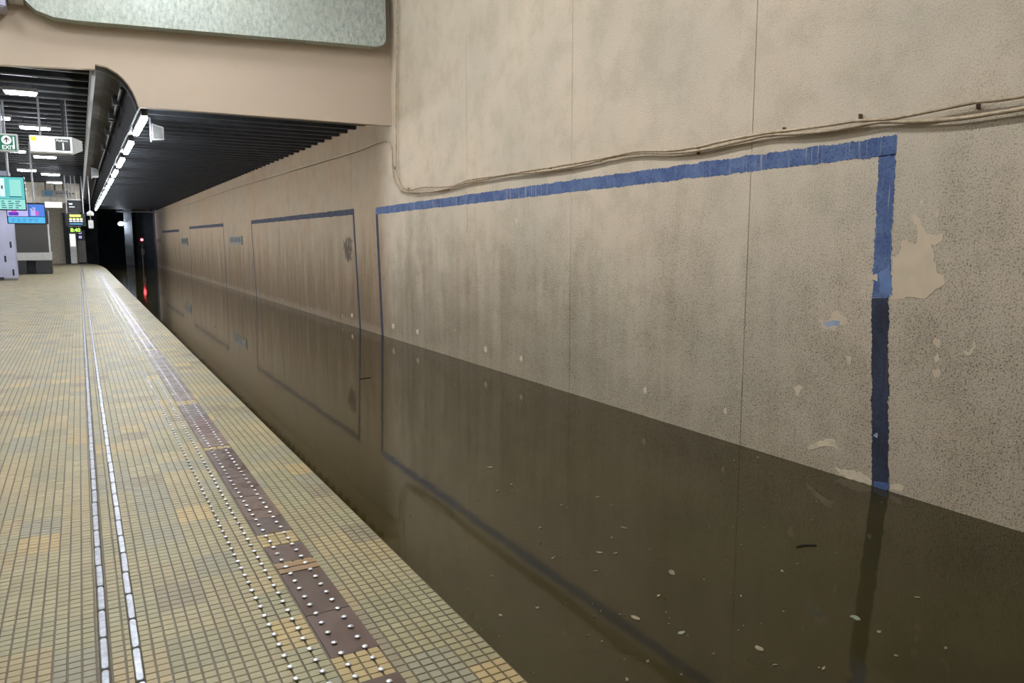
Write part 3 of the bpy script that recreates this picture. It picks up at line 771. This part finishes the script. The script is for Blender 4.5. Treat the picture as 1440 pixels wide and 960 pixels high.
hang(t, x0 + .3, Y + .12, z1 - .01, 4.95); hang(t, x1 - .3, Y + .12, z1 - .01, 4.95)

# ================================================================== FURNITURE OF THE PLATFORM
b0 = at(24.5, 394, 2, 0); Y = b0[1]; x1 = b0[0]
t = thing('clad_column', 'lilac grey clad column with small dark slots by the kiosk', 'column', (x1 - .7, Y + .5, 0))
MB().box(x1 - 1.4, x1, Y, Y + 1.1, 0.08, 4.5, .02).build('cladding', 'lilac', t); MB().box(x1 - 1.39, x1 - .01, Y + .01, Y + 1.09, 0, .09).build('plinth', 'grey', t)
for (px, py) in ((15, 344), (7.5, 364), (19, 383)):
    p = at(px, py, 1, Y); MB().box(p[0] - .035, p[0] + .035, Y - .006, Y + .02, p[2] - .13, p[2] + .13).build('slot', 'black', t)
p = at(2, 392, 1, Y); MB().box(p[0] - .12, p[0] + .1, Y - .03, Y + .02, p[2] - .04, p[2] + .07).build('socket_box', 'charcoal', t)

b0 = at(74, 385, 2, 0); Y = b0[1] ; kx1 = b0[0]; kx0 = at(20, 385, 1, Y)[0]
def kz(py): return at(50, py, 1, Y)[2]
t = thing('platform_kiosk', 'grey kiosk with dark recessed base and glazed upper half', 'kiosk', ((kx0 + kx1) / 2, Y + .6, 0))
MB().box(kx0, kx0 + .55, Y, Y + 1.6, 0, kz(366), .01).box(kx1 - .7, kx1, Y, Y + 1.6, 0, kz(366), .01).box(kx0 + .5, kx1 - .6, Y + .5, Y + 1.6, 0, kz(366)).build('base', 'charcoal', t)
MB().box(kx0 - .02, kx1 + .02, Y - .03, Y + 1.63, kz(366), kz(355), .015).build('counter', 'offwhite', t)
MB().box(kx0 + .03, kx1 - .06, Y + .03, Y + .05, kz(355), kz(315)).build('front_pane', 'glass', t)
MB().box(kx1 - .05, kx1 - .03, Y + .06, Y + 1.5, kz(355), kz(315)).build('side_pane', 'glass', t)
MB().box(kx0 + .1, kx1 - .15, Y + .12, Y + .16, kz(355), kz(337)).build('back_board', 'beige_far', t)
MB().box(kx1 - .07, kx1, Y, Y + .07, kz(355), kz(315), .01).build('corner_post', 'white', t); MB().box(kx0, kx0 + .07, Y, Y + .07, kz(355), kz(315), .01).build('corner_post', 'white', t)
MB().box(kx0, kx1, Y, Y + 1.6, kz(315), kz(295), .02).build('canopy', 'charcoal', t)

def column(x_px0, x_px1, base_py, label, mat, top=4.5, depth=1.2):
    p = at(x_px1, base_py, 2, 0); q = at(x_px0, base_py, 1, p[1])
    t = thing('square_column', label, 'column', ((p[0] + q[0]) / 2, p[1] + depth / 2, 0))
    MB().box(q[0], p[0], p[1], p[1] + depth, 0.1, top, .02).build('shaft', mat, t); MB().box(q[0] - .01, p[0] + .01, p[1] - .01, p[1] + depth + .01, 0, .12).build('plinth', 'charcoal', t)
    MB().box(q[0] + .01, p[0] - .01, p[1] - .012, p[1], .13, 1.1).build('lower_panel', 'offwhite', t) if mat == 'grey' else None
column(75, 91.5, 368.5, 'broad grey column behind the kiosk', 'grey')
p = at(104, 366.5, 2, 0); Yd = min(p[1], 63.5)
x0 = at(99.5, 360, 1, Yd)[0]; x1 = at(108.5, 360, 1, Yd)[0]; zt = at(104, 328, 1, Yd)[2]
t = thing('vending_machine', 'tall narrow white machine standing at the end of the platform', 'machine', ((x0 + x1) / 2, Yd + .4, 0))
MB().box(x0, x1, Yd, Yd + .8, 0.05, zt, .02).build('body', 'white', t); MB().box(x0 + .03, x1 - .03, Yd - .012, Yd + .01, zt * .58, zt - .06).build('lit_front', 'sign_text', t); MB().box(x0 + .03, x1 - .03, Yd + .05, Yd + .75, 0, .06).build('foot', 'charcoal', t)
x0 = at(110, 360, 1, 64)[0]; x1 = at(121.5, 360, 1, 64)[0]
t = thing('equipment_cabinet', 'grey brown equipment cabinet at the end of the platform', 'cabinet', ((x0 + x1) / 2, 64.2, 0))
zt = at(115, 338, 1, 64)[2]
MB().box(x0, x1, 64, 64.6, .12, zt, .015).build('body', 'grey', t); MB().box(x0 + .02, x1 - .02, 64.03, 64.57, 0, .13).build('plinth', 'black', t); MB().box((x0 + x1) / 2 - .005, (x0 + x1) / 2 + .005, 63.994, 64.01, .2, zt - .08).build('door_seam', 'black', t)
MB().box(x0, x1, 64, 64.2, zt, zt + .75, .01).build('head_panel', 'charcoal', t)
for dz in (.15, .48): MB().box(x0 + .12, x0 + .32, 63.99, 64.01, zt + dz, zt + dz + .18).build('notice', 'scr_lilac', t)
t = thing('doorway_panel', 'tall black panel standing for the dark doorway beside the grey column', 'doorway', (at(95, 366, 1, 65)[0], 65.2, 0))  # black panel drawn in place of a dark doorway
MB().box(at(92, 360, 1, 65)[0], at(100, 360, 1, 65)[0], 65, 65.4, 0, 3.6, .02).build('panel', 'black', t); MB().box(at(92, 360, 1, 65)[0] - .05, at(100, 360, 1, 65)[0] + .05, 65.05, 65.35, 3.6, 3.7, .01).build('cap', 'charcoal', t)

# loudspeakers and camera
def speaker(xa, xb, ya, yb_, Y, label, ztop):
    x0, x1, z0, z1 = rect((xa, ya), (xb, yb_), Y)
    t = thing('loudspeaker', label, 'speaker', ((x0 + x1) / 2, Y, z1))
    m = MB(); dz = (z1 - z0) * .2; d = .24
    m.v = [(x0, Y, z0), (x1, Y, z0 + dz * .3), (x1, Y, z1 - dz), (x0, Y, z1), (x0 + .03, Y + d, z0 + dz), (x1 - .03, Y + d, z0 + dz), (x1 - .03, Y + d, z1 - dz), (x0 + .03, Y + d, z1 - dz)]
    m.f = [(0, 1, 2, 3), (4, 7, 6, 5)] + [(i, (i + 1) % 4, 4 + (i + 1) % 4, 4 + i) for i in range(4)]
    m.build('cabinet', 'trim', t)
    MB().prism([(x0 + .02, z0 + .03), (x1 - .02, z0 + .04), (x1 - .02, z1 - dz - .02), (x0 + .02, z1 - .03)], 1, Y - .008, Y + .004).build('grille', 'sign_grey', t)
    MB().box(x0 - .035, x0 - .005, Y + .06, Y + .12, z0 - .03, ztop, .004).build('bracket', 'pole', t); MB().box(x0 - .02, x0 + .04, Y + .07, Y + .11, z0 + (z1 - z0) * .4, z0 + (z1 - z0) * .5).build('bracket_arm', 'pole', t)
speaker(213, 231, 173, 198, 17.0, 'white loudspeaker hung under the track ceiling by the lamp row', 4.06)
speaker(129, 139, 235, 250, 32.0, 'grey loudspeaker hung in the cove over the platform', 4.30)
p = at(127, 303, 1, 38.0)
t = thing('security_camera', 'small white security camera hanging beside the lamp row', 'camera', p)
MB().lathe([(.13, 0), (.14, .1), (.1, .16), (.03, .2)], 16, p).build('dome', 'white', t); MB().cyl((p[0], p[1], p[2] + .18), (p[0], p[1], 4.5), .02).build('hanger', 'pole', t); MB().box(p[0] - .1, p[0] + .1, p[1] - .05, p[1] + .05, p[2] - .55, p[2] - .2, .02).build('junction_box', 'white', t); MB().cyl((p[0], p[1], p[2] - .22), (p[0], p[1], p[2] + .02), .02).build('stem', 'pole', t)

# station name plates on the wall
for k, (px0, py0, px1, py1) in enumerate(((324, 332, 341, 344), (255.5, 334, 264.5, 345), (219.5, 335, 225.5, 342))):
    a = at(px0, (py0 + py1) / 2, 0, XW); b2 = at(px1, (py0 + py1) / 2, 0, XW); zt = at((px0 + px1) / 2, py0, 0, XW)[2]; zb = at((px0 + px1) / 2, py1, 0, XW)[2]
    lab = ('small dull green name plate on the wall beside the painted frame with the scorch mark', 'small dull name plate on the wall between two far painted frames', 'small dark name plate on the wall next to the tunnel')[k]
    t = thing('name_plate', lab, 'sign', (XW, (a[1] + b2[1]) / 2, zb), 'name plates along the track wall')
    MB().box(XW - .04, XW, b2[1], a[1], zb, zt, .006).build('plate', 'plate_green', t)
    n_ = 3
    for q in range(n_):
        L = a[1] - b2[1]; MB().box(XW - .046, XW - .038, b2[1] + L * (.08 + q * .3), b2[1] + L * (.32 + q * .3), zb + (zt - zb) * .28, zb + (zt - zb) * .85).build('panel', 'charcoal', t)

# tunnel lamp, signal, far strip
p = at(170, 315, 1, YEND - 1.2)
t = thing('tunnel_lamp', 'glaring white lamp on the pillar at the tunnel mouth', 'lamp', (p[0], p[1], p[2]))
MB().lathe([(.14, -.1), (.2, -.02), (.18, .1), (.06, .16)], 16, p).build('lens', 'lamp_tunnel', t, True); MB().box(p[0] - .12, p[0] + .3, p[1] - .05, p[1] + .05, p[2] + .14, p[2] + .2).box(p[0] + .24, p[0] + .3, p[1] - .05, YEND - .7, p[2] + .14, p[2] + .2).build('arm', 'pole', t)
t2 = thing('tunnel_pillar', 'sooty concrete pillar lit by the tunnel lamp', 'column', (p[0] + .6, YEND - .4, ZW))
MB().box(p[0] + .25, p[0] + .85, YEND - .7, YEND - .1, ZW, 4.5, .03).build('shaft', 'tunnel_pillar', t2); MB().box(p[0] + .2, p[0] + .9, YEND - .75, YEND - .05, 4.3, 4.5, .02).build('capital', 'tunnel', t2)
p = at(199.5, 337, 1, YEND - 1.5)
t = thing('track_signal', 'red glowing signal light standing by the track wall', 'signal', (p[0], p[1], ZW))
MB().lathe([(.1, 0), (.09, .05), (.03, .09)], 14).build('lens', 'red', t, True)
ln = t.children[0]; ln.matrix_parent_inverse = Matrix.Identity(4); ln.location = Vector((0, -.02, p[2] - (ZW))); ln.rotation_euler.x = math.radians(90)
MB().box(p[0] - .17, p[0] + .17, p[1], p[1] + .2, p[2] - .5, p[2] + .25, .02).build('head', 'black', t); MB().cyl((p[0], p[1] + .1, ZW), (p[0], p[1] + .1, p[2] - .4), .05).build('post', 'grey', t)
MB().box(p[0] - .1, p[0] + .14, p[1] - .03, p[1] + .05, p[2] - 1.2, p[2] - .75, .01).build('number_plate', 'grey', t)
a = at(166, 298.5, 2, 4.0); b2 = at(209, 300, 1, a[1])
t = thing('cross_duct', 'pale duct crossing under the ceiling before the tunnel', 'duct', ((a[0] + b2[0]) / 2, a[1], 3.9))
yd = min(a[1], 66.0)
MB().box(2.6, XW - .02, yd, yd + .12, 3.86, 3.96, .01).build('duct', 'trim', t); MB().box(2.7, 2.76, yd + .03, yd + .09, 3.95, 4.5).build('hanger', 'pole', t); MB().box(4.8, 4.86, yd + .03, yd + .09, 3.95, 4.5).build('hanger', 'pole', t)

# ================================================================== CABLES ON THE WALL
def smooth(pts, n=10):
    P = [Vector(p) for p in pts]; out = []
    for i in range(len(P) - 1):
        p0, p1, p2, p3 = P[max(i - 1, 0)], P[i], P[i + 1], P[min(i + 2, len(P) - 1)]
        for k in range(n):
            s_ = k / n; out.append(0.5 * ((2 * p1) + (p2 - p0) * s_ + (2 * p0 - 5 * p1 + 4 * p2 - p3) * s_ ** 2 + (3 * p1 - p0 - 3 * p2 + p3) * s_ ** 3))
    out.append(P[-1]); return out
def wallpts(px, off): return [tuple(at(x, y, 0, XW - off)) for x, y in px]
def cable(name, px, r, off, label, tail=None):
    base = wallpts(px, off)
    if tail: base = tail + base
    pts = smooth(base); c0 = pts[len(pts) // 2]
    t = thing(name, label, 'cable', c0)
    MB().tube(pts, r, 8).build('sheath', 'cable', t, True); return t
low = [(1470, 141), (1440, 152), (1400, 159), (1345, 167), (1280, 171), (1240, 171), (1205, 177), (1165, 184), (1120, 188), (1080, 190), (1040, 199), (985, 211), (945, 215), (898, 215), (860, 221), (820, 231), (770, 240), (720, 245), (690, 250), (655, 257), (630, 265), (600, 270), (580, 270), (566, 268), (557, 258), (553, 248), (552, 236), (552, 222), (551, 208), (547, 200), (541, 198.5), (530, 201), (500, 213), (450, 228), (400, 243), (350, 258), (300, 274), (260, 288), (222, 299)]
upp = [(1470, 127), (1440, 135), (1400, 141), (1370, 144), (1330, 152), (1290, 160), (1250, 167), (1205, 170), (1165, 176), (1120, 182), (1085, 186), (1050, 192), (1010, 200), (985, 206), (940, 212), (895, 213), (850, 222), (800, 231), (750, 239), (700, 247), (660, 253), (632, 262), (595, 263), (578, 267), (566, 262), (560, 250), (557.5, 240), (557, 200), (557, 120), (558, 50), (559, -10)]
cl = cable('wall_cable', low, 0.016, 0.045, 'lower cream cable sagging along the wall and looping past the beam')
cu = cable('wall_cable', upp, 0.013, 0.055, 'upper thin cable along the wall that climbs beside the beam')
for (x, y, ln_) in ((1212, 166, .06), (1378, 148, .05), (1105, 184, .06), (1084, 188, .05), (984, 213, .09), (846, 224, .05), (776, 238, .05), (632, 265, .05), (576, 266, .05), (557, 236, .05), (692, 248, .04)):
    p = at(x, y, 0, XW); MB().box(XW - .04, XW + .002, p[1] - .005, p[1] + .005, p[2] - .03, p[2] - .03 + ln_, .002).build('clip', 'clip', cl)

# ================================================================== LITTER ON THE WATER
def scrap(px, py, L, mat, label, group, k):
    p = at(px, py, 2, ZW)
    m = MB(); n_ = 7; ang = random.uniform(0, 6.28); asp = random.uniform(.3, .8)
    pts = []
    for i in range(n_):
        th = 2 * math.pi * i / n_; rr = L * .38 * random.uniform(.55, 1.1); a = rr * math.cos(th); b3 = rr * asp * math.sin(th)
        pts.append((p[0] + a * math.cos(ang) - b3 * math.sin(ang), p[1] + a * math.sin(ang) + b3 * math.cos(ang)))
    m.prism(pts, 2, ZW - .003, ZW + .004)
    return tag(m.build('floating_scrap', mat), label, 'litter', group)
marked = [(688, 657, .09), (719, 681, .05), (840, 699, .05), (790, 710, .04), (760, 742, .05), (878, 742, .07), (843, 777, .06), (838, 803, .05), (945, 805, .1), (958, 890, .08), (895, 870, .10), (911, 930, .04), (882, 956, .05), (704, 866, .05), (692, 810, .03), (756, 855, .04), (926, 838, .05), (1100, 803, .05), (1121, 793, .03), (1090, 935, .05), (1203, 869, .08), (1290, 840, .06), (1237, 888, .05), (1067, 912, .09), (1330, 911, .05), (1066, 643, .04), (264, 425, .12), (228, 417, .1), (268, 465, .1), (302, 460, .06), (211, 425, .08), (720, 690, .03), (1260, 922, .04), (1158, 940, .06), (1033, 648, .04), (700, 690, .04), (860, 756, .04), (866, 778, .05), (777, 785, .04), (780, 783, .03), (1102, 860, .03), (1042, 838, .04)]
for k, (x, y, L) in enumerate(marked):
    gr = k in (9, 20)
    scrap(x, y, L, 'scrap_green' if gr else 'scrap', 'greenish scrap of litter floating on the brown water' if gr else 'pale scrap of litter floating on the brown water', 'greenish scraps on the flood water' if gr else 'scraps floating on the flood water', k)
for k in range(110):
    x = random.gauss(860, 190); y = random.uniform(620, 955)
    pw = at(x, y, 2, ZW)
    if not (XE + .12 < pw[0] < XW - .1) or x > 1430: continue
    scrap(x, y, random.uniform(.008, .022), 'scrap', 'pale scrap of litter floating on the brown water', 'scraps floating on the flood water', k)
for px, py, dx, lab in ((513, 532, 8, 'short dark twig floating near the double painted lines'), (1134, 768, 14, 'long dark twig floating below the big painted frame')):
    a = at(px - dx, py + 1, 2, ZW); b2 = at(px + dx, py - 1, 2, ZW); c_ = (a + b2) / 2; c_[2] += .004; a[2] += .003; b2[2] += .003
    o = MB().tube([a, c_ + np.array([.01, .012, 0]), b2], .008, 6).build('twig', 'twig'); tag(o, lab, 'twig')
